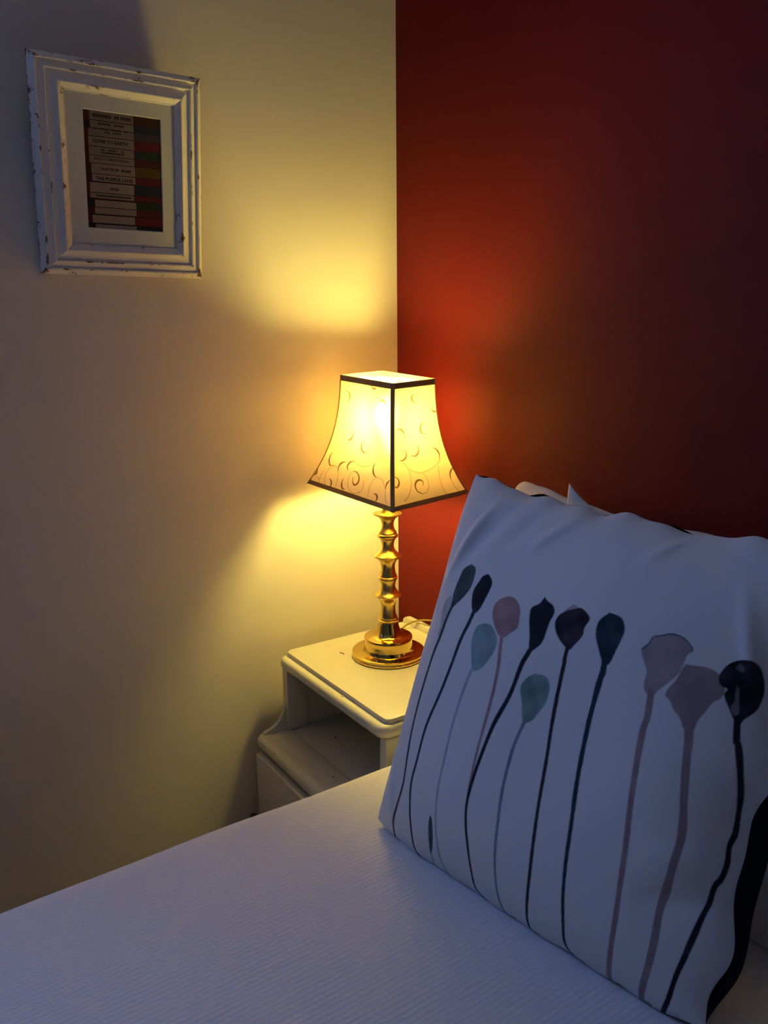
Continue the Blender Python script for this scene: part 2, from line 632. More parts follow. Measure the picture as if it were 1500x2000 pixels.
# side panels: shallow above, sweeping forward to the deeper cupboard
def side_outline():
    pts = [(-0.012, -0.03), (-0.314, -0.03), (-0.314, -0.110)]
    for k in range(1, 9):
        t = k/8
        a = t*math.pi/2
        pts.append((-0.314 - 0.050*(1-math.cos(a)), -0.110 - 0.052*math.sin(a)))
    pts += [(-0.364, -0.575), (-0.012, -0.575)]
    return [(y, H+z) for y, z in pts]
shade_auto(prism('side_panel', side_outline(), 'x', 0.036, 0.047, F_, bt, bevel=0.002), 40)
shade_auto(prism('side_panel', side_outline(), 'x', 0.391, 0.410, F_, bt, bevel=0.004, seg=3), 40)
# front post on the inner face of the left side
tb('front_post', 0.047, 0.057, -0.314, -0.270, -0.165, -0.031, 0.001)
tb('back_panel', 0.047, 0.391, -0.020, -0.012, -0.570, -0.031, 0.0005)
tb('shelf_board', 0.047, 0.391, -0.3062, -0.021, -0.185, -0.1662, 0.0004)
tb('shelf_board', 0.047, 0.391, -0.352, -0.3078, -0.185, -0.165, 0.0004)
# rounded shelf nose
nose = [(-0.352, -0.1975)]
for k in range(9):
    a = -math.pi/2 - math.pi*k/8
    nose.append((-0.362 + 0.0145*math.cos(a), -0.181 + 0.0165*math.sin(a)))
nose.append((-0.352, -0.1645))
shade_auto(prism('shelf_nose', [(y, H+z) for y, z in nose], 'x', 0.035, 0.411, F_, bt, bevel=0.002), 40)
door = tb('door', 0.0395, 0.4065, -0.382, -0.3645, -0.565, -0.2015, 0.003)
lathe_knob = lathe('knob', [(0.004, 0.0), (0.004, 0.010), (0.010, 0.014), (0.0125, 0.019), (0.011, 0.025), (0.005, 0.029), (0.0001, 0.030)], (0, 0, 0), MAT['knob'], door, n=24)
lathe_knob.rotation_euler = (math.pi/2, 0, 0)
lathe_knob.data.transform(Matrix.Translation(Vector((0, 0, 0)) - Vector((0, 0, 0))))
lathe_knob.location = Vector((0.062, -0.382, H-0.331)) - bt.location
# lathe() already shifted by the parents' offsets; undo this for the rotated knob
lathe_knob.data.transform(Matrix.Translation(bt.location))
for x in (0.06, 0.388):
    for y in (-0.335, -0.04):
        lathe('foot', [(0.012, 0.0), (0.02, 0.045)], (x, y, 0), F_, bt, n=16)
tb('floor_board', 0.047, 0.391, -0.352, -0.021, -0.575, -0.560, 0.001)
# low rail along the back edge of the top, rounded at its end
rail = []
for k in range(9):
    a = math.pi - math.pi/2*k/8
    rail.append((0.052 + 0.012*math.cos(a), 0.002 + 0.012*math.sin(a)))
rail = [(0.040, -0.009)] + rail + [(0.395, 0.014)] + [(0.402, 0.008), (0.402, -0.009)]
shade_auto(prism('back_rail', [(x, H+z) for x, z in rail], 'y', -0.0175, -0.004, F_, bt, bevel=0.002), 40)

# ------------------------------------------------------------------ table lamp
LX, LY = 0.1755, -0.1477
lamp = thing('table_lamp', 'lit brass candlestick table lamp with a square cream scroll-patterned shade', 'lamp', (LX, LY, H))
C = (LX, LY, H)
base_prof = [(0.0001, 0.0), (0.0700, 0.0), (0.0722, 0.002), (0.0725, 0.005), (0.0712, 0.0065), (0.0722, 0.008), (0.0718, 0.0112), (0.0690, 0.0124),
             (0.061, 0.0116), (0.054, 0.0118), (0.0505, 0.0128), (0.0488, 0.0150), (0.0480, 0.0200), (0.0471, 0.0280), (0.0464, 0.0360), (0.0470, 0.0376), (0.0478, 0.0390), (0.0470, 0.0410),
             (0.0440, 0.0418), (0.038, 0.0421), (0.0318, 0.0436), (0.0272, 0.0475), (0.0235, 0.0545), (0.0209, 0.0625), (0.0193, 0.070)]
lathe('base', base_prof, C, MAT['brass_base'], lamp, n=96, ang=30)
stem = [(0.0193, 0.070), (0.0186, 0.0725), (0.0200, 0.0735), (0.0205, 0.0752), (0.0186, 0.0765), (0.0178, 0.0785), (0.0182, 0.0800), (0.0165, 0.0825), (0.0146, 0.089), (0.0137, 0.0975),
        (0.0140, 0.105), (0.0150, 0.112), (0.0185, 0.1185), (0.0235, 0.1225), (0.0264, 0.1245), (0.0268, 0.1258), (0.0262, 0.1268),
        (0.0215, 0.1300), (0.0172, 0.1350), (0.0147, 0.141), (0.0140, 0.147), (0.0150, 0.153), (0.0165, 0.157), (0.0178, 0.1580), (0.0178, 0.1592), (0.0190, 0.1605), (0.0190, 0.1625), (0.0172, 0.1640), (0.0170, 0.166),
        (0.0152, 0.170), (0.0138, 0.177), (0.0136, 0.184), (0.0145, 0.190), (0.0180, 0.197), (0.0235, 0.2015), (0.0264, 0.2035), (0.0268, 0.2048), (0.0262, 0.2060),
        (0.0205, 0.2095), (0.0155, 0.2150), (0.0125, 0.2210), (0.0118, 0.2270), (0.0130, 0.2335), (0.0150, 0.2380), (0.0160, 0.2398), (0.0192, 0.2420), (0.0203, 0.2445), (0.0198, 0.2475), (0.0178, 0.2490), (0.0180, 0.2510), (0.0170, 0.2530),
        (0.0140, 0.2570), (0.0120, 0.2630), (0.0117, 0.2685), (0.0130, 0.2745), (0.0160, 0.2795), (0.0210, 0.2835)]
lathe('stem', stem, C, MAT['brass'], lamp, n=64, ang=30)
lathe('drip_cup', [(0.0210, 0.2835), (0.0262, 0.2858), (0.0280, 0.2875), (0.0276, 0.2888), (0.0200, 0.2885), (0.0130, 0.2900), (0.0100, 0.2960), (0.0095, 0.305), (0.0, 0.305)], C, MAT['brass'], lamp, n=64, ang=30)
lathe('lamp_holder', [(0.012, 0.305), (0.0135, 0.307), (0.0135, 0.385), (0.0175, 0.386), (0.0175, 0.392), (0.0135, 0.393), (0.0135, 0.408), (0.0, 0.408)], C, MAT['plastic'], lamp, n=32)
BZ = 0.430
bulb_prof = [(0.0120, 0.366), (0.0125, 0.378), (0.0165, 0.392), (0.0235, 0.408), (0.0285, 0.424), (0.0295, 0.436), (0.0270, 0.449), (0.0205, 0.459), (0.0110, 0.4645), (0.0001, 0.466)]
bulb_prof = [(r_b, z_b+0.043) for r_b, z_b in bulb_prof]
lathe('bulb', bulb_prof, C, MAT['bulb'], lamp, n=24, ang=80)

# square bell shade, a few degrees off level
SH = 0.2106
SZ = 0.3354
A_, TX, TY = 0.1240, 0.0288, 0.0741
SM = Matrix.Rotation(TY, 3, 'Y') @ Matrix.Rotation(TX, 3, 'X') @ Matrix.Rotation(A_, 3, 'Z')
WB, DB, WT, DT = 0.1243, 0.0941, 0.0720, 0.0506
def bell(t):                                   # t = 0 at the top, 1 at the bottom -> share of the flare
    return 0.12*t + 0.88*t**2.5
def shade_pt(ex, ey, t, out=0.0):
    """ex, ey in [-1, 1] on the square outline, t from the top"""
    k = bell(t)
    w = WT + (WB-WT)*k + out
    d = DT + (DB-DT)*k + out
    v = Vector((ex*w, ey*d, SH*(1-t) - SH/2))
    return SM @ v + Vector((LX, LY, H+SZ+SH/2))
corners = [(-1, -1), (1, -1), (1, 1), (-1, 1)]

# scroll print: strokes on the two faces towards the room (drawing space: panel corners given below); the far faces repeat them
THICK0 = [[(400,262),(430,290),(435,330),(415,360)], [(612,238),(620,265),(640,275),(650,262)], [(668,385),(690,370),(715,385),(733,415)], [(462,580),(460,620),(445,650),(430,660),(422,648)],
          [(550,680),(530,700),(528,740),(550,775),(577,775)], [(300,740),(285,770),(278,810),(285,845),(300,850)], [(410,835),(385,835),(360,860),(352,910)], [(475,835),(445,840),(425,870),(430,905)],
          [(645,865),(630,890),(628,930),(640,965),(655,975)], [(475,960),(475,1000),(490,1025),(515,1010),(522,970),(505,930),(478,915)], [(290,960),(305,980),(305,1015),(290,1035)],
          [(400,970),(390,1000),(395,1040),(415,1055)], [(640,1100),(660,1110),(665,1140),(650,1165)], [(190,860),(180,900),(160,920)], [(725,1075),(735,1035),(758,1008)]]
THIN0 = [[(300,850),(335,862),(355,905),(350,1000),(335,1045)], [(478,915),(450,935),(437,990),(447,1050),(490,1090),(540,1078)], [(250,965),(260,905),(300,862),(340,862)], [(460,785),(480,840),(540,885),(600,885)],
         [(595,1120),(610,1035),(650,982),(700,1000),(722,1065)], [(250,965),(255,1020),(282,1042)], [(560,1000),(552,1060),(520,1100)], [(185,940),(205,960)], [(735,1175),(725,1130),(725,1075)], [(200,990),(215,930),(240,890)]]
THICK1 = [[(965,310),(945,330),(945,360),(980,390)], [(1060,525),(1030,545),(1020,585),(1035,620),(1065,625)], [(825,610),(850,605),(880,625),(895,665)], [(995,715),(1008,750),(1000,790),(975,812),(945,810)],
          [(880,770),(905,790),(900,830),(870,855),(850,855)], [(1115,728),(1145,735),(1170,770),(1172,820)], [(1032,1035),(1035,1010),(1015,995),(985,1005),(970,1040),(985,1080),(1025,1100)],
          [(806,985),(835,1000),(840,1035),(825,1060),(806,1062)], [(1300,880),(1275,885),(1258,930),(1265,975)], [(1100,415),(1125,435),(1148,430)]]
THIN1 = [[(870,855),(910,900),(935,960),(940,1030),(920,1110),(880,1160)], [(875,870),(930,920),(1010,940),(1090,910),(1150,860),(1172,820)], [(1025,1100),(1065,1080),(1080,1030),(1065,970),(1035,940)],
         [(1265,975),(1310,1050),(1375,1085)], [(1165,870),(1170,960),(1190,1040),(1215,1090)], [(1230,770),(1200,790),(1165,850)]]
def panel_st(pt, left):
    x, y = pt
    t = 0.5
    for _ in range(40):
        k = 0.12*t + 0.88*t**2.5 if t > 0 else 0.0
        if left:
            xa, xb, ya, yb = 365-255*k, 778, 150+835*t, 240+1000*t
        else:
            xa, xb, ya, yb = 788, 1125+280*k, 240+1000*t, 180+900*t
        s_ = (x-xa)/(xb-xa)
        yy = ya+(yb-ya)*s_
        t = min(max(t + 0.7*(y-yy)/950, 0.0), 1.0)
    return s_, t

def panel_mesh(idx):
    """panel idx between corner idx and idx+1, printed with scrolls; one dense sheet of cloth"""
    (x0, y0), (x1, y1) = corners[idx], corners[(idx+1) % 4]
    NS, NT_ = 230, 250
    s = np.linspace(0, 1, NS)
    t = np.linspace(0, 1, NT_)
    S, Tt = np.meshgrid(s, t)
    kk = 0.12*Tt + 0.88*Tt**2.5
    W_ = WT + (WB-WT)*kk
    D_ = DT + (DB-DT)*kk
    ex = x0 + (x1-x0)*S
    ey = y0 + (y1-y0)*S
    sag = 0.004*np.sin(np.pi*S)*np.sin(np.pi*Tt)       # cloth pulled in a little between the wires
    nx_, ny_ = (y1-y0)/2, -(x1-x0)/2
    P = np.stack([ex*W_ - nx_*sag, ey*D_ - ny_*sag, SH*(1-Tt)-SH/2], -1).reshape(-1, 3)
    R3 = np.array([[SM[i][j] for j in range(3)] for i in range(3)])
    P = P @ R3.T + np.array([LX, LY, H+SZ+SH/2])
    # metric coordinates on the panel, origin at the panel's middle line, y from the top
    half = WT if y0 == y1 else DT
    halfb = WB if y0 == y1 else DB
    X = (S-0.5)*2*(half + (halfb-half)*kk)
    Y = Tt*0.225
    ink = np.zeros_like(X)
    px = 0.0011
    def stroke(pts, w0, w1, strength):
        pts = np.array(pts)
        n = len(pts)-1
        x_lo, x_hi = pts[:, 0].min()-0.004, pts[:, 0].max()+0.004
        y_lo, y_hi = pts[:, 1].min()-0.004, pts[:, 1].max()+0.004
        msk = (X > x_lo) & (X < x_hi) & (Y > y_lo) & (Y < y_hi)
        if not msk.any():
            return
        xs, ys = X[msk], Y[msk]
        best = np.zeros(xs.shape)
        for k in range(n):
            a, b_ = pts[k], pts[k+1]
            d = b_-a
            L2 = (d @ d) + 1e-12
            q = np.clip(((xs-a[0])*d[0]+(ys-a[1])*d[1])/L2, 0, 1)
            dist = np.hypot(xs-a[0]-q*d[0], ys-a[1]-q*d[1])
            w = w0 + (w1-w0)*(k/n)
            best = np.maximum(best, np.clip((w-dist)/px+0.5, 0, 1))
        ink[msk] = np.maximum(ink[msk], best*strength)
    left = idx % 2 == 0
    def place(pts):
        out = []
        for pt in spline(pts, 6):
            s_, t_ = panel_st(pt, left)
            k_ = 0.12*t_ + 0.88*t_**2.5
            out.append(((s_-0.5)*2*(half + (halfb-half)*k_), t_*0.225))
        return out
    for pts in (THIN0 if left else THIN1):
        stroke(place(pts), 0.0007, 0.0007, 0.55)
    for pts in (THICK0 if left else THICK1):
        q = place(pts)
        h_ = len(q)//2
        stroke(q[:h_+1], 0.0006, 0.0020, 0.95)
        stroke(q[h_:], 0.0020, 0.0006, 0.95)
    cloth = np.array([0.87, 0.78, 0.60])
    brown = np.array([0.10, 0.045, 0.012])
    col = cloth + (brown-cloth)*ink.reshape(-1, 1)
    fi = np.arange(NS*NT_).reshape(NT_, NS)
    F = np.stack([fi[:-1, :-1], fi[:-1, 1:], fi[1:, 1:], fi[1:, :-1]], -1).reshape(-1, 4)
    me = grid_mesh(P, F)
    set_colors(me, col)
    return me

def grid_mesh(P, F):
    me = bpy.data.meshes.new('m')
    me.vertices.add(len(P))
    me.vertices.foreach_set('co', np.ascontiguousarray(P, dtype=np.float32).ravel())
    me.loops.add(F.size)
    me.loops.foreach_set('vertex_index', np.ascontiguousarray(F, dtype=np.int32).ravel())
    me.polygons.add(len(F))
    me.polygons.foreach_set('loop_start', np.arange(0, F.size, 4, dtype=np.int32))
    me.update(calc_edges=True)
    return me

def set_colors(me, col):
    at = me.color_attributes.new('print', 'FLOAT_COLOR', 'POINT')
    c4 = np.ones((len(col), 4), dtype=np.float32)
    c4[:, :3] = col
    at.data.foreach_set('color', c4.ravel())

for i in range(4):
    finish('shade_panel', panel_mesh(i), MAT['shade'], lamp, smooth=True)

def ribbon_box(name, line, across, outward, w, th):
    """flat braid along a line; across/outward give per-point unit vectors"""
    V, Fc = [], []
    for p, a, n_ in zip(line, across, outward):
        V += [tuple(p - a*w/2 - n_*th*0.3), tuple(p + a*w/2 - n_*th*0.3), tuple(p + a*w/2 + n_*th), tuple(p - a*w/2 + n_*th)]
    for i in range(len(line)-1):
        for k in range(4):
            k2 = (k+1) % 4
            Fc.append((i*4+k, i*4+k2, (i+1)*4+k2, (i+1)*4+k))
    Fc += [(3, 2, 1, 0), tuple((len(line)-1)*4+k for k in range(4))]
    me = bpy.data.meshes.new('m')
    me.from_pydata(V, [], Fc)
    me.update()
    bm = bmesh.new(); bm.from_mesh(me); bmesh.ops.recalc_face_normals(bm, faces=bm.faces[:]); bm.to_mesh(me); bm.free()
    return finish(name, me, MAT['braid'], lamp)
for i in range(4):
    c0, c1 = corners[i], corners[(i+1) % 4]
    nrm = SM @ Vector(((c1[1]-c0[1])/2, -(c1[0]-c0[0])/2, 0))
    for tt, wid in ((0.022, 0.0105), (0.983, 0.0085)):
        line, acr, outw = [], [], []
        for k in range(9):
            q = k/8
            ex = c0[0]+(c1[0]-c0[0])*q
            ey = c0[1]+(c1[1]-c0[1])*q
            p0, p1 = shade_pt(ex, ey, max(tt-0.015, 0)), shade_pt(ex, ey, min(tt+0.015, 1.0))
            d = (p1-p0).normalized()
            line.append(shade_pt(ex, ey, tt)); acr.append(d); outw.append(nrm)
        ribbon_box('top_braid' if tt < 0.5 else 'bottom_braid', line, acr, outw, wid, 0.0014)
    # braid over the corner wire
    line, acr, outw = [], [], []
    along = SM @ Vector((-c0[1], c0[0], 0)).normalized()
    outv = SM @ Vector((c0[0], c0[1], 0)).normalized()
    for k in range(25):
        line.append(shade_pt(c0[0], c0[1], k/24))
        acr.append(along); outw.append(outv)
    ribbon_box('corner_braid', line, acr, outw, 0.0075, 0.0016)
# wire carrier that holds the shade on the lamp holder
cz = H+0.389
ring = [(LX+0.019*math.cos(a), LY+0.019*math.sin(a), cz) for a in [2*math.pi*k/24 for k in range(25)]]
carrier_lines = [ring]
tube('shade_ring', ring, 0.0014, MAT['brass'], lamp, n=8)
for c in corners:
    e = shade_pt(c[0], c[1], 0.96)
    st = Vector((LX, LY, cz)) + (Vector((e.x-LX, e.y-LY, 0))).normalized()*0.019
    tube('shade_arm', [st, st.lerp(e, 0.5)+Vector((0, 0, 0.004)), e], 0.0012, MAT['brass'], lamp, n=6)
# cable: leaves the back of the base, arches over the back rail and drops behind the table
cab = [(0.152, -0.088, H+0.006), (0.118, -0.078, H+0.003), (0.0908, -0.066, H+0.003), (0.0847, -0.051, H+0.0052), (0.0800, -0.034, H+0.0100), (0.0915, -0.022, H+0.0178), (0.1084, -0.014, H+0.0236), (0.1302, -0.0100, H+0.0287), (0.1502, -0.0090, H+0.0311), (0.1981, -0.0090, H+0.0335), (0.27, -0.0090, H+0.036), (0.33, -0.011, H+0.038), (0.366, -0.018, H+0.039)]
tube('power_cable', spline(cab, 8), 0.0021, MAT['cable'], lamp, n=10)
shade_auto(box('plug', LX+0.185, LX+0.228, LY+0.112, LY+0.1467, H+0.020, H+0.058, MAT['plastic'], lamp, bevel=0.006), 40)

# ------------------------------------------------------------------ framed picture on the left wall
FY0, FY1 = -0.6845, -0.4339                    # outer lip of the moulding
FZ0, FZ1 = 0.7277+H, 1.0257+H
FW, FH = FY1-FY0, FZ1-FZ0
LEAN = math.atan2(0.0379, FH)
LIP = 0.0184
# local frame: a along +y, b up along the leaning frame, c out of the frame; origin = lower left lip corner at lip height
ax = np.array([0, 1.0, 0])
bx_ = np.array([math.sin(LEAN), 0, math.cos(LEAN)])
cxv = np.array([math.cos(LEAN), 0, -math.sin(LEAN)])
ORG = np.array([LIP, FY0, FZ0])
FHL = FH/math.cos(LEAN)
def fp(a, b, c):
    return tuple(ORG + ax*a + bx_*b + cxv*c)
pic = thing('framed_picture', 'white distressed picture frame with a print of stacked book spines on the cream wall', 'picture', (0.0, (FY0+FY1)/2, FZ0))
# profile: t = inwards from the outer lip, h = height relative to the outer lip
prof = [(-0.0085, -0.0170), (-0.0085, -0.0125), (-0.0018, -0.0018), (-0.0004, 0.0), (0.0014, 0.0), (0.0020, -0.0036), (0.0034, -0.0042), (0.0112, -0.0008),
        (0.0118, 0.0010), (0.0134, 0.0010), (0.0140, -0.0030), (0.0156, -0.0036), (0.0225, -0.0012), (0.0284, 0.0030), (0.0292, 0.0036), (0.0304, 0.0036), (0.0370, -0.0006), (0.0376, -0.0016), (0.0392, -0.0018), (0.0398, -0.0036), (0.0398, -0.0170)]
def rail_piece(side):
    V, Fc = [], []
    N = 40
    for k in range(N+1):
        q = k/N
        for t, h in prof:
            if side == 0:   p = (t + (FW-2*t)*q, t, h)
            elif side == 1: p = (FW-t, t + (FHL-2*t)*q, h)
            elif side == 2: p = (FW-t - (FW-2*t)*q, FHL-t, h)
            else:           p = (t, FHL-t - (FHL-2*t)*q, h)
            V.append(fp(*p))
    m_ = len(prof)
    for i in range(N):
        for k in range(m_):
            k2 = (k+1) % m_
            Fc.append((i*m_+k, i*m_+k2, (i+1)*m_+k2, (i+1)*m_+k))
    Fc.append(tuple(range(m_)))
    Fc.append(tuple(N*m_+k for k in range(m_))[::-1])
    me = bpy.data.meshes.new('m')
    me.from_pydata(V, [], Fc)
    me.update()
    bm = bmesh.new(); bm.from_mesh(me); bmesh.ops.recalc_face_normals(bm, faces=bm.faces[:]); bm.to_mesh(me); bm.free()
    return shade_auto(finish('frame_rail', me, MAT['frame'], pic), 14)
for sd in range(4):
    rail_piece(sd)
def slab(name, a0, a1, b0, b1, c0, c1, mat, parent=pic):
    V = [fp(a, b_, c) for a in (a0, a1) for b_ in (b0, b1) for c in (c0, c1)]
    me = bpy.data.meshes.new('m')
    me.from_pydata(V, [], [(0, 1, 3, 2), (4, 6, 7, 5), (0, 4, 5, 1), (2, 3, 7, 6), (0, 2, 6, 4), (1, 5, 7, 3)])
    me.update()
    bm = bmesh.new(); bm.from_mesh(me); bmesh.ops.recalc_face_normals(bm, faces=bm.faces[:]); bm.to_mesh(me); bm.free()
    return finish(name, me, mat, parent)
slab('backing_board', 0.02, FW-0.02, 0.02, FHL-0.02, -0.0168, -0.0064, MAT['backing'])
slab('glass_pane', 0.0385, FW-0.0385, 0.0385, FHL-0.0385, -0.0038, -0.0030, MAT['glass'])
# print rectangle (measured on the mat)
def on_mat(px_, py_, c=-0.0045):
    d = _f + _r*(px_-750)/FPX - _u*(py_-1000)/FPX
    o_ = ORG + cxv*c
    tt = ((o_-CAM) @ cxv)/(d @ cxv)
    P = CAM + d*tt - ORG
    return P @ ax, P @ bx_
pc = [on_mat(159, 210), on_mat(312.6, 233), on_mat(320.5, 455.7), on_mat(173.5, 443)]
PA0 = (pc[0][0]+pc[3][0])/2; PA1 = (pc[1][0]+pc[2][0])/2
PB0 = (pc[2][1]+pc[3][1])/2; PB1 = (pc[0][1]+pc[1][1])/2
# mat board with a window cut out
def mat_board():
    a0, a1, b0, b1 = 0.02, FW-0.02, 0.02, FHL-0.02
    c1, c0 = -0.0042, -0.0060
    V, Fc = [], []
    for c in (c1, c0):
        e = 0.0 if c == c1 else 0.0012
        for a, b_ in ((a0, b0), (a1, b0), (a1, b1), (a0, b1)):
            V.append(fp(a, b_, c))
        for a, b_ in ((PA0+e, PB0+e), (PA1-e, PB0+e), (PA1-e, PB1-e), (PA0+e, PB1-e)):
            V.append(fp(a, b_, c))
    for i in range(4):
        j = (i+1) % 4
        Fc.append((i, j, 4+j, 4+i))
        Fc.append((8+i, 12+i, 12+j, 8+j))
        Fc.append((4+i, 4+j, 12+j, 12+i))
        Fc.append((i, 8+i, 8+j, j))
    me = bpy.data.meshes.new('m')
    me.from_pydata(V, [], Fc)
    me.update()
    bm = bmesh.new(); bm.from_mesh(me); bmesh.ops.recalc_face_normals(bm, faces=bm.faces[:]); bm.to_mesh(me); bm.free()
    finish('mat_board', me, MAT['mat'], pic)
mat_board()
# the print: a stack of cloth bound books seen from the spine side; q measured from the top of the print (0..1)
PWd, PHt = PA1-PA0, PB1-PB0
dark = srgb(70, 38, 36)
paper = (0.38, 0.30, 0.25)
maroon = (0.17, 0.030, 0.045); red_c = (0.23, 0.030, 0.045); blk = (0.045, 0.040, 0.045); navy = (0.045, 0.055, 0.085); green = (0.045, 0.075, 0.050); brown_c = (0.12, 0.045, 0.020); ochre = (0.20, 0.13, 0.03); slate = (0.10, 0.09, 0.10)
# rows: (top, bottom, left edge of paper label, right edge of label, left colour, right colour, paper tint)
rows = [(0.000, 0.085, 0.085, 0.640, maroon, brown_c, 0.78), (0.085, 0.150, 0.090, 0.640, blk, navy, 0.85), (0.150, 0.215, 0.065, 0.640, maroon, slate, 0.82), (0.215, 0.300, 0.060, 0.640, maroon, red_c, 0.95),
        (0.300, 0.375, 0.060, 0.635, brown_c, green, 0.92), (0.375, 0.440, 0.060, 0.635, brown_c, maroon, 0.95), (0.440, 0.530, 0.080, 0.640, brown_c, ochre, 1.05), (0.530, 0.595, 0.085, 0.640, maroon, red_c, 1.05),
        (0.600, 0.690, 0.050, 0.620, maroon, navy, 1.15), (0.690, 0.740, 0.050, 0.615, maroon, red_c, 1.0), (0.750, 0.815, 0.105, 0.640, blk, green, 1.12), (0.815, 0.875, 0.100, 0.640, maroon, maroon, 1.0),
        (0.882, 0.955, 0.065, 0.615, maroon, red_c, 1.12), (0.962, 1.000, 0.100, 0.635, blk, blk, 1.15)]
def art_print():
    V, Fc, cols = [], [], []
    def quad(s0, s1, q0, q1, col, c):
        i = len(V)
        for s_, q_ in ((s0, q1), (s1, q1), (s1, q0), (s0, q0)):
            V.append(fp(PA0 + PWd*s_, PB1 - PHt*q_, c))
            cols.append(col[:3])
        Fc.append((i, i+1, i+2, i+3))
    z = -0.0058
    quad(-0.02, 1.02, -0.02, 1.02, (0.035, 0.018, 0.016), z)
    for k, (q0, q1, l, r_, lc, rc, tint) in enumerate(rows):
        quad(0.0, l, q0, q1-0.003, tuple(c_*0.6 for c_ in lc), z+0.0001)
        quad(r_, 1.0, q0, q1-0.003, tuple(c_*0.6 for c_ in rc), z+0.0001)
        quad(l, r_, q0+0.002, q1-0.004, tuple(c_*tint*0.8 for c_ in paper), z+0.0001)
    me = bpy.data.meshes.new('m')
    me.from_pydata(V, [], Fc)
    me.update()
    set_colors(me, np.array(cols))
    return finish('art_print', me, MAT['print'], pic)
artp = art_print()
def lettering(text, s0, s1, q0, q1, bold=0.0):
    cu = bpy.data.curves.new('t', 'FONT')
    cu.body = text
    cu.align_x = 'LEFT'
    cu.offset = bold*1.6
    cu.resolution_u = 2
    ob = bpy.data.objects.new('t', cu)
    COL.objects.link(ob)
    dg = bpy.context.evaluated_depsgraph_get()
    me = bpy.data.meshes.new_from_object(ob.evaluated_get(dg))
    bpy.data.objects.remove(ob, do_unlink=True)
    co = np.array([v.co[:] for v in me.vertices])
    lo, hi = co.min(0), co.max(0)
    for v, c in zip(me.vertices, co):
        s_ = s0 + (s1-s0)*(c[0]-lo[0])/(hi[0]-lo[0])
        q_ = q1 + (q0-q1)*(c[1]-lo[1])/(hi[1]-lo[1])
        v.co = fp(PA0 + PWd*s_, PB1 - PHt*q_, -0.00555)
    me.materials.clear()
    return finish('lettering', me, MAT['ink'], artp)
for a in (("GONE TO EARTH", 0.115, 0.560, 0.238, 0.268, 0.02), ("BACK TO METHUSELAH", 0.125, 0.570, 0.388, 0.411, 0.01), ("TALES FROM", 0.185, 0.425, 0.470, 0.493, 0.02),
          ("THE PURPLE LAND", 0.130, 0.615, 0.550, 0.580, 0.02), ("ARIEL", 0.300, 0.425, 0.636, 0.660, 0.02)):
    lettering(*a)
# titles too blurred to read: word-long smudges of ink
def smudges(words, q0, q1):
    V, Fc = [], []
    for s0, s1 in words:
        i = len(V)
        n = max(2, int((s1-s0)/0.022))
        for k in range(n):
            u0 = s0 + (s1-s0)*k/n
            u1 = u0 + (s1-s0)/n*0.72
            i = len(V)
            for s_, q_ in ((u0, q1), (u1, q1), (u1, q0), (u0, q0)):
                V.append(fp(PA0 + PWd*s_, PB1 - PHt*q_, -0.00555))
            Fc.append((i, i+1, i+2, i+3))
    me = bpy.data.meshes.new('m')
    me.from_pydata(V, [], Fc)
    me.update()
    finish('lettering', me, MAT['ink'], artp)
smudges([(0.13, 0.36), (0.40, 0.46), (0.48, 0.61)], 0.030, 0.056)
smudges([(0.19, 0.35), (0.39, 0.52)], 0.100, 0.116)
smudges([(0.13, 0.17), (0.20, 0.32), (0.35, 0.48), (0.52, 0.57)], 0.143, 0.156)
smudges([(0.27, 0.34), (0.37, 0.48)], 0.168, 0.181)
smudges([(0.21, 0.26), (0.30, 0.42), (0.47, 0.51)], 0.316, 0.329)
smudges([(0.21, 0.51)], 0.338, 0.352)
smudges([(0.460, 0.590)], 0.474, 0.495)
smudges([(0.13, 0.58)], 0.706, 0.722)
tube('hanging_wire', [fp(0.03, FHL*0.72, -0.016), (0.012, (FY0+FY1)/2, FZ0+FHL*0.80), fp(FW-0.03, FHL*0.72, -0.016)], 0.0008, MAT['brass'], pic, n=6)

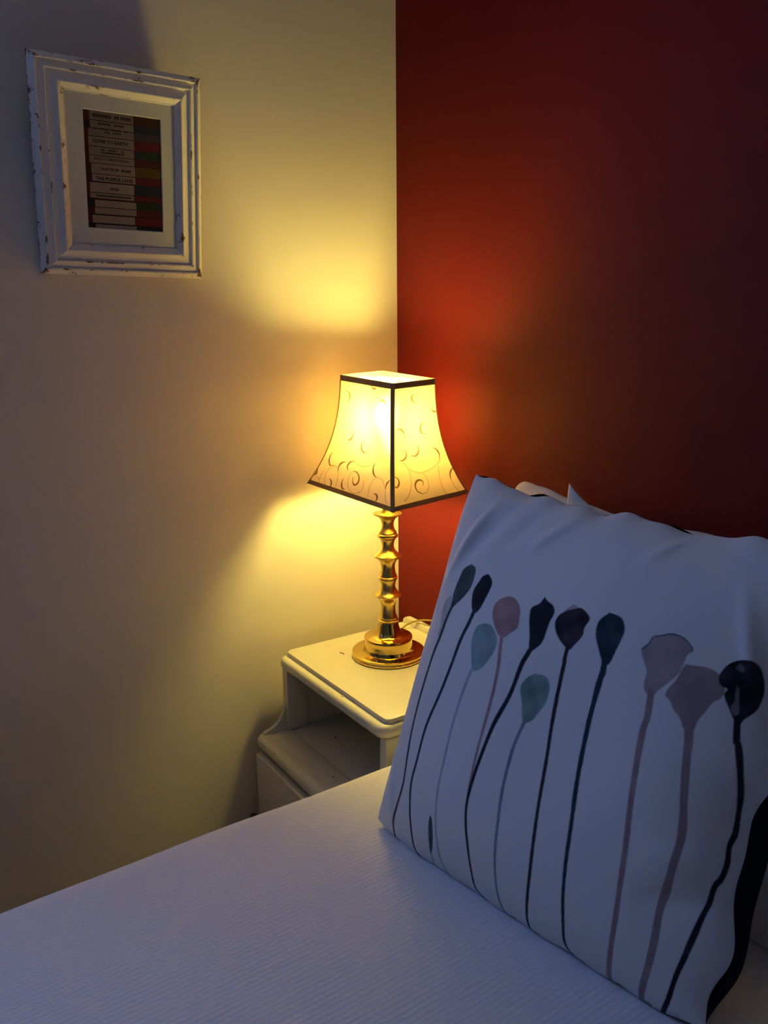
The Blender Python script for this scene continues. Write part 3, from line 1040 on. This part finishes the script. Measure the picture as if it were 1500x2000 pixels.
# ------------------------------------------------------------------ cushion and pillows
def pad_surface(C00, C10, C01, C11, thick, front, nu, nv, pinch=(0.03, 0.03, 0.03, 0.05), power=0.62, creases=(), seed=0, zmin=None, wob=0.003, round_=0.0):
    """one face of a cushion; u, v in [-1, 1]; corners are points in space; thick = half thickness"""
    u = np.linspace(-1, 1, nu)
    v = np.linspace(-1, 1, nv)
    # crowd the samples a little towards the seams
    u = np.sign(u)*(1-(1-np.abs(u))**1.15)
    v = np.sign(v)*(1-(1-np.abs(v))**1.15)
    U, Vv = np.meshgrid(u, v)
    pl_, pr_, pb_, pt_ = pinch
    su = np.where(U < 0, pl_, pr_)
    sv = np.where(Vv < 0, pb_, pt_)
    cu = (1-np.abs(Vv)**4)
    cv = (1-np.abs(U)**4)
    Ue = U*(1 - su*cu*np.abs(U)**1.5)
    Ve = Vv*(1 - sv*cv*np.abs(Vv)**1.5)
    cr_ = 1 - round_*(np.abs(U)*np.abs(Vv))**6
    Ue = Ue*cr_
    Ve = Ve*cr_
    a = (Ue+1)/2
    b_ = (Ve+1)/2
    C00, C10, C01, C11 = map(np.array, (C00, C10, C01, C11))
    P = ((1-a)*(1-b_))[..., None]*C00 + (a*(1-b_))[..., None]*C10 + ((1-a)*b_)[..., None]*C01 + (a*b_)[..., None]*C11
    N = np.cross(C10-C00, C01-C00)
    N = N/np.linalg.norm(N)                    # for a pad facing the viewer this points to -y
    body = np.clip((1-np.abs(U)**2.6)*(1-np.abs(Vv)**2.6), 0, 1)**power
    h = thick*body
    rng = np.random.default_rng(seed)
    edge = np.clip(body*3, 0, 1)
    for i in range(10):
        ku, kv = rng.uniform(-7, 7, 2)
        h = h + wob*0.35*np.sin(ku*U+kv*Vv+rng.uniform(0, 6.28))*edge
    for (u0, v0, u1, v1, amp, wd) in creases:
        d = np.array([u1-u0, v1-v0]); L = np.hypot(*d); d = d/L
        s_ = (U-u0)*d[0]+(Vv-v0)*d[1]
        w_ = -(U-u0)*d[1]+(Vv-v0)*d[0]
        fade = np.clip(np.sin(np.clip(s_/L, 0, 1)*np.pi), 0, 1)
        h = h + amp*fade*np.exp(-(w_/wd)**2)*np.clip(body*6, 0, 1)
    sgn = 1.0 if front else -1.0
    P = P + sgn*h[..., None]*N
    # little lumps along the seam line
    lump = 0.002*np.sin(9*U+1.3)*np.sin(7*Vv) + 0.0013*np.sin(23*U)*(np.abs(Vv) > 0.9)
    P[..., 2] += lump*np.clip(1-body*2, 0, 1)
    if zmin is not None:
        low = P[..., 2] < zmin
        P[..., 2] = np.where(low, zmin + 0.12*(P[..., 2]-zmin)*0, P[..., 2])
    return P, U, Vv

def grid_faces(nu, nv, flip=False):
    fi = np.arange(nu*nv).reshape(nv, nu)
    q = [fi[:-1, :-1], fi[:-1, 1:], fi[1:, 1:], fi[1:, :-1]]
    if flip:
        q = q[::-1]
    return np.stack(q, -1).reshape(-1, 4)

# corners of the cushion: lower left, lower right, upper left, upper right
K00 = np.array([0.5690, -0.443, ZB+0.001])
K10 = np.array([1.052, -0.372, ZB+0.004])
K01 = np.array([0.5610, -0.262, H+0.440])
K11 = np.array([1.055, -0.222, H+0.430])
CRE = [(-0.90, 0.35, -0.66, 0.93, 0.006, 0.030), (-0.80, 0.45, -0.52, 0.95, -0.005, 0.05), (-0.38, 0.62, -0.10, 1.0, 0.004, 0.035), (-0.55, 0.60, -0.30, 1.0, -0.003, 0.05), (0.25, 0.75, 0.42, 1.0, 0.003, 0.03),
       (0.62, -0.58, 1.0, -0.46, -0.004, 0.06), (0.60, -0.40, 1.0, -0.32, 0.004, 0.06), (-0.98, -0.55, -0.80, -0.95, 0.004, 0.04), (0.70, 0.80, 0.95, 0.2, 0.004, 0.04)]
NU, NV = 470, 540
Pf, U, Vv = pad_surface(K00, K10, K01, K11, 0.062, True, NU, NV, pinch=(0.020, 0.06, -0.012, 0.085), creases=CRE, seed=3, zmin=ZB+0.003, round_=0.028)
Pb, _, _ = pad_surface(K00, K10, K01, K11, 0.078, False, 60, 70, pinch=(0.020, 0.06, -0.012, 0.085), power=0.5, seed=3, zmin=ZB+0.003, round_=0.028)

# the stuffed back stands out past the seam on the right and along the top
_ub = np.linspace(-1, 1, 60); _vb = np.linspace(-1, 1, 70)
_UB, _VB = np.meshgrid(_ub, _vb)
_bul = np.sin(np.pi*np.clip((1-_UB)/0.30, 0, 1))*np.clip(1-np.abs(_VB)**6, 0, 1)
Pb[..., 0] += 0.030*_bul
_bul = np.sin(np.pi*np.clip((1-_VB)/0.25, 0, 1))*np.clip(1-np.abs(_UB)**8, 0, 1)
Pb[..., 2] += 0.006*_bul
# uneven right-hand seam
for _P, _U, _V in ((Pf, U, Vv), (Pb, _UB, _VB)):
    _w = np.clip((_U-0.72)/0.28, 0, 1)**2
    _P[..., 0] += _w*(0.006*np.sin(8.5*_V+0.6) + 0.003*np.sin(17*_V))
    _w2 = np.clip((_V-0.80)/0.20, 0, 1)**2
    _P[..., 2] += _w2*(0.0025*np.sin(13*_U) + 0.0018*np.sin(29*_U+1))

# --- the printed flowers: outlines read off the photograph, carried onto the cloth as u, v
def Z(ox, oy, sc, pts):
    return [(ox+x/sc, oy+y/sc) for x, y in pts]
za = lambda *p: Z(820, 900, 4.412, p)
zb = lambda *p: Z(720, 1300, 1.923, p)
zc = lambda *p: Z(720, 880, 1.923, p)
zd = lambda *p: Z(1200, 1000, 4.4444, p)
flat = Pf.reshape(-1, 3)
PXx, PXy = to_pixels(flat)
gu, gv = U.ravel(), Vv.ravel()
d_u = np.gradient(Pf, axis=1); d_v = np.gradient(Pf, axis=0)
nrm = np.cross(d_u, d_v).reshape(-1, 3)
facing = np.einsum('ij,ij->i', nrm, CAM - flat) > 0
sel = np.where(facing)[0]
WU, WV = 0.247, 0.257                           # metres per unit u, v
def to_uv(pts):
    out = []
    for x, y in pts:
        d2 = (PXx[sel]-x)**2 + (PXy[sel]-y)**2
        k = np.argsort(d2)[:4]
        w = 1/(d2[k]+0.2)
        out.append(((gu[sel][k]*w).sum()/w.sum()*WU, (gv[sel][k]*w).sum()/w.sum()*WV))
    return np.array(out)
XX, YY = U*WU, Vv*WV
white = np.array([0.72, 0.71, 0.70])
colr = np.empty((NV, NU, 3)); colr[:] = white
SOFT = 0.0010
rngp = np.random.default_rng(8)
def seg_dist(xs, ys, pts, widths=None, closed=False):
    n = len(pts)
    best = np.full(xs.shape, 1e9)
    wbest = np.zeros(xs.shape)
    for k in range(n if closed else n-1):
        a, b_ = pts[k], pts[(k+1) % n]
        d = b_-a
        L2 = (d @ d)+1e-14
        q = np.clip(((xs-a[0])*d[0]+(ys-a[1])*d[1])/L2, 0, 1)
        dist = np.hypot(xs-a[0]-q*d[0], ys-a[1]-q*d[1])
        if widths is not None:
            dist = dist - (widths[k] + (widths[k+1]-widths[k])*q)
        best = np.minimum(best, dist)
    return best
def blend(msk, fac, color, mottle=0.0, scale=90):
    xs, ys = XX[msk], YY[msk]
    c = np.array(color)[None, :]*np.ones((len(xs), 1))
    if mottle > 0:
        n_ = (np.sin(xs*scale*1.3+ys*scale*0.7)+np.sin(xs*scale*0.6-ys*scale*1.7+1)+np.sin(xs*scale*2.9+2)*np.sin(ys*scale*2.3))/3
        c = c*(1+mottle*n_[:, None]) + 0.02*mottle*np.clip(n_, 0, 1)[:, None]
    f = fac[:, None]
    colr[msk] = colr[msk]*(1-f) + np.clip(c, 0, 1)*f
def head(pts, color, alpha=1.0, mottle=0.2):
    p = to_uv(pts)
    p = np.array(spline(list(p)+[p[0]], 4))[:-1]
    lo, hi = p.min(0)-0.004, p.max(0)+0.004
    msk = (XX > lo[0]) & (XX < hi[0]) & (YY > lo[1]) & (YY < hi[1])
    xs, ys = XX[msk], YY[msk]
    inside = np.zeros(xs.shape, bool)
    n = len(p)
    for k in range(n):
        a, b_ = p[k], p[(k+1) % n]
        cond = (a[1] > ys) != (b_[1] > ys)
        xint = (b_[0]-a[0])*(ys-a[1])/(b_[1]-a[1]+1e-15)+a[0]
        inside ^= cond & (xs < xint)
    d = seg_dist(xs, ys, p, closed=True)
    sd = np.where(inside, -d, d)
    blend(msk, np.clip(0.5-sd/SOFT, 0, 1)*alpha, color, mottle)
def stem_(pts, wpx, color, alpha=1.0, mottle=0.15):
    """wpx: widths in photo pixels at start and end"""
    p = to_uv(pts)
    dep = []
    for x, y in pts:
        k = sel[np.argmin((PXx[sel]-x)**2 + (PXy[sel]-y)**2)]
        dep.append((flat[k]-CAM) @ _f/FPX/2)
    p = np.array(spline(list(p), 6))
    dep = np.interp(np.linspace(0, 1, len(p)), np.linspace(0, 1, len(dep)), dep)
    n = len(p)
    jit = np.convolve(rngp.normal(0, 1, n+4), np.ones(5)/5, 'valid')
    ws = np.linspace(wpx[0], wpx[-1], n)*dep*(1+0.12*jit)
    lo, hi = p.min(0)-0.014, p.max(0)+0.014
    msk = (XX > lo[0]) & (XX < hi[0]) & (YY > lo[1]) & (YY < hi[1])
    d = seg_dist(XX[msk], YY[msk], p, widths=ws)
    blend(msk, np.clip(0.5-d/SOFT, 0, 1)*alpha, color, mottle)
INK = (0.018, 0.020, 0.030); NAVY = (0.025, 0.040, 0.060); INKB = (0.035, 0.025, 0.035)
GREY = (0.075, 0.095, 0.100); PINK = (0.40, 0.235, 0.235); MAUVE = (0.33, 0.235, 0.235); TEAL = (0.26, 0.36, 0.36); TEALD = (0.20, 0.29, 0.27); PALE = (0.33, 0.40, 0.43)
# pale ones first, dark ones over them
head(za((280, 1155), (225, 1200), (190, 1300), (178, 1420), (150, 1510), (200, 1460), (240, 1360), (268, 1260)), (0.35, 0.36, 0.37), 0.7)
head(za((550, 1400), (610, 1415), (650, 1480), (668, 1550), (640, 1640), (590, 1720), (545, 1775), (510, 1800), (455, 1800), (442, 1650), (450, 1530), (490, 1430)), TEAL)
stem_(zb((402, -6), (380, 30), (340, 140), (310, 240), (280, 370), (262, 450), (252, 560), (255, 650), (275, 740), (300, 800)), (7, 6), PALE, 0.9)
head(za((770, 1165), (830, 1195), (865, 1270), (862, 1340), (840, 1440), (770, 1490), (735, 1520), (680, 1505), (640, 1410), (625, 1310), (650, 1230), (705, 1185)), PINK)
stem_(za((710, 1495), (692, 1620), (678, 1765)) + zb((465, 110), (435, 220), (405, 330), (385, 420), (372, 490)), (9, 6), PINK)
head(zb((625, 30), (665, 40), (680, 80), (665, 140), (632, 185), (615, 205), (580, 212), (575, 140), (570, 80), (595, 45)), TEALD, 1, 0.35)
stem_(zb((588, 205), (550, 290), (525, 370), (500, 480), (485, 590), (475, 690), (475, 780), (485, 860), (510, 940), (530, 975)), (8, 5), (0.20, 0.25, 0.28))
head(zd((495, 1060), (560, 1075), (620, 1110), (670, 1170), (675, 1210), (630, 1250), (605, 1310), (560, 1400), (470, 1480), (380, 1550), (345, 1590), (280, 1580), (255, 1500), (280, 1380), (245, 1260), (240, 1190), (300, 1140), (340, 1085), (400, 1075)), (0.36, 0.28, 0.29), 0.95, 0.15)
stem_(zd((240, 1190), (300, 1140), (340, 1085), (400, 1075), (495, 1060), (560, 1075), (620, 1110), (670, 1170), (675, 1210)), (3.5, 3.5), (0.10, 0.13, 0.15))
stem_(zd((318, 1560), (300, 1700), (280, 1800)) + zb((1030, 240), (1010, 350), (985, 510), (965, 680), (945, 820), (925, 960), (905, 1100), (895, 1210), (895, 1280), (900, 1300)), (15, 10), MAUVE)
head(zd((620, 1320), (700, 1335), (800, 1350), (900, 1400), (930, 1460), (960, 1550), (920, 1620), (850, 1660), (790, 1740), (720, 1820), (690, 1890), (600, 1880), (570, 1790), (520, 1730), (480, 1640), (440, 1590), (470, 1530), (540, 1450), (590, 1360)), (0.32, 0.235, 0.24), 1, 0.12)
stem_(zd((645, 1850), (645, 1990)) + zb((1195, 340), (1185, 480), (1180, 600), (1160, 700), (1130, 800), (1100, 900), (1075, 1020), (1050, 1130), (1025, 1250), (1015, 1340)), (20, 13), (0.31, 0.235, 0.24))
head(zb((960, 1290), (1000, 1272), (1060, 1283), (1150, 1300), (1165, 1335), (1060, 1344), (960, 1340)), (0.50, 0.52, 0.53), 0.5)
head(za((445, 890), (480, 920), (475, 990), (440, 1090), (380, 1170), (320, 1230), (270, 1270), (280, 1190), (300, 1110), (345, 1000), (380, 930)), GREY, 1, 0.3)
stem_(za((290, 1230), (230, 1360), (180, 1500), (120, 1650), (82, 1765)) + zb((195, 110), (165, 230), (145, 340), (130, 440), (105, 530), (92, 590), (100, 650), (105, 668)), (9, 5), (0.05, 0.055, 0.065))
head(za((585, 975), (600, 985), (625, 1040), (610, 1100), (570, 1180), (520, 1270), (475, 1315), (450, 1285), (448, 1190), (465, 1110), (510, 1040), (540, 995)), INK)
stem_(za((470, 1290), (420, 1400), (360, 1520), (310, 1650), (268, 1765)) + zb((270, 100), (215, 230), (180, 360), (160, 440), (155, 530), (160, 620), (175, 690), (190, 722)), (10, 5), NAVY)
head(za((1080, 1170), (1100, 1205), (1150, 1250), (1160, 1310), (1120, 1390), (1090, 1480), (1050, 1570), (980, 1630), (940, 1640), (945, 1500), (942, 1380), (960, 1270), (1030, 1230)), INK)
stem_(za((962, 1610), (920, 1680), (872, 1765)) + zb((530, 110), (470, 220), (425, 330), (390, 430), (368, 520), (365, 600), (372, 680), (385, 770), (405, 840), (435, 893)), (11, 5), (0.022, 0.022, 0.035))
head(za((1330, 1235), (1370, 1275), (1300, 1300), (1250, 1290)), (0.35, 0.22, 0.24), 0.8)
head(za((1340, 1275), (1390, 1268), (1440, 1310), (1465, 1365), (1420, 1440), (1400, 1510), (1330, 1590), (1290, 1630), (1245, 1600), (1180, 1500), (1163, 1400), (1200, 1330), (1270, 1290)), INKB, 1, 0.6)
stem_(za((1275, 1600), (1250, 1700), (1240, 1765)) + zb((715, 80), (690, 210), (665, 370), (640, 510), (620, 650), (605, 780), (595, 880), (595, 950), (605, 1000), (620, 1038)), (10, 6), INKB)
head(zc((905, 608), (950, 628), (962, 670), (950, 710), (930, 750), (905, 800), (880, 800), (862, 740), (852, 690), (865, 640)), NAVY, 1, 0.4)
stem_(zc((888, 780), (880, 830)) + zb((870, 50), (850, 120), (825, 220), (800, 340), (780, 450), (760, 600), (740, 740), (730, 860), (730, 960), (740, 1050), (755, 1120), (770, 1172)), (14, 6), NAVY)
head(zd((1110, 1285), (1200, 1295), (1260, 1340), (1290, 1400), (1305, 1500), (1295, 1600), (1240, 1720), (1130, 1800), (1090, 1840), (1040, 1810), (1000, 1720), (950, 1590), (980, 1540), (930, 1510), (905, 1460), (920, 1400), (980, 1330), (1050, 1295)), (0.020, 0.018, 0.025), 1, 0.8)
head(zd((1060, 1500), (1085, 1540), (1080, 1640), (1085, 1720), (1060, 1790), (1025, 1750), (1010, 1690), (1045, 1640), (1050, 1560)), (0.25, 0.22, 0.23), 0.75, 0.8)
head(zd((1090, 1310), (1120, 1340), (1130, 1390), (1095, 1385), (1050, 1350)), (0.16, 0.14, 0.15), 0.6, 0.8)
stem_(zd((1068, 1790), (1062, 1990)) + zb((1388, 300), (1395, 400), (1395, 520), (1380, 620), (1355, 680), (1345, 750), (1325, 800), (1300, 830), (1280, 890), (1250, 950), (1210, 1040), (1170, 1130), (1130, 1240), (1095, 1330)), (12, 11), (0.022, 0.018, 0.025), 1, 0.3)
head(zb((230, 560), (238, 580), (241, 640), (239, 690), (232, 702), (225, 650), (224, 600)), GREY)
stem_(zb((233, 695), (240, 725), (252, 752)), (3, 2), GREY)

cush = thing('cushion', 'square white scatter cushion printed with watercolour seed heads on long stems', 'cushion', (0.80, -0.38, ZB))
me = grid_mesh(flat, grid_faces(NU, NV, False))
set_colors(me, colr.reshape(-1, 3))
fr_ = finish('front_cover', me, MAT['cushion'], cush, smooth=True)
me = grid_mesh(Pb.reshape(-1, 3), grid_faces(60, 70, True))
bk_ = finish('back_cover', me, MAT['black_cotton'], cush, smooth=True)
bk_['label'] = 'plain black back of the cushion'
def pillow(name, corners4, thick, label, seed, pinch, creases=(), power=0.6, round_=0.0):
    C00, C10, C01, C11 = [np.array(c, float) for c in corners4]
    nu, nv = 110, 90
    A, _, _ = pad_surface(C00, C10, C01, C11, thick, True, nu, nv, pinch=pinch, seed=seed, creases=creases, zmin=ZB+0.003, wob=0.006, power=power, round_=round_)
    B, _, _ = pad_surface(C00, C10, C01, C11, thick, False, nu, nv, pinch=pinch, seed=seed+1, zmin=ZB+0.003, wob=0.004, power=power, round_=round_)
    B[..., 1] = np.minimum(B[..., 1], -0.004)
    A[..., 1] = np.minimum(A[..., 1], -0.005)
    P = np.concatenate([A.reshape(-1, 3), B.reshape(-1, 3)])
    Fq = np.concatenate([grid_faces(nu, nv), grid_faces(nu, nv, True)+nu*nv])
    me = grid_mesh(P, Fq)
    bm = bmesh.new(); bm.from_mesh(me)
    bmesh.ops.remove_doubles(bm, verts=bm.verts[:], dist=0.0003)
    bmesh.ops.recalc_face_normals(bm, faces=bm.faces[:])
    bm.to_mesh(me); bm.free()
    o = finish(name, me, MAT['pillow'], None, smooth=True, origin=((C00+C10)/2))
    return tag(o, label, 'pillow', 'white bed pillows behind the cushion')
pillow('pillow', ((0.590, -0.215, ZB+0.004), (1.280, -0.215, ZB+0.004), (0.634, -0.150, H+0.416), (1.275, -0.150, H+0.408)), 0.040,
       'white bed pillow directly behind the cushion, pointed corner showing above it', 21, (0.03, 0.03, -0.01, 0.22), power=0.75)
pillow('pillow', ((0.440, -0.072, ZB+0.004), (1.130, -0.072, ZB+0.004), (0.405, -0.058, H+0.424), (1.130, -0.056, H+0.415)), 0.040,
       'white bed pillow against the red wall, its rounded folded corner nearest the lamp', 33, (0.03, 0.03, -0.01, 0.26), power=0.7, round_=0.19)
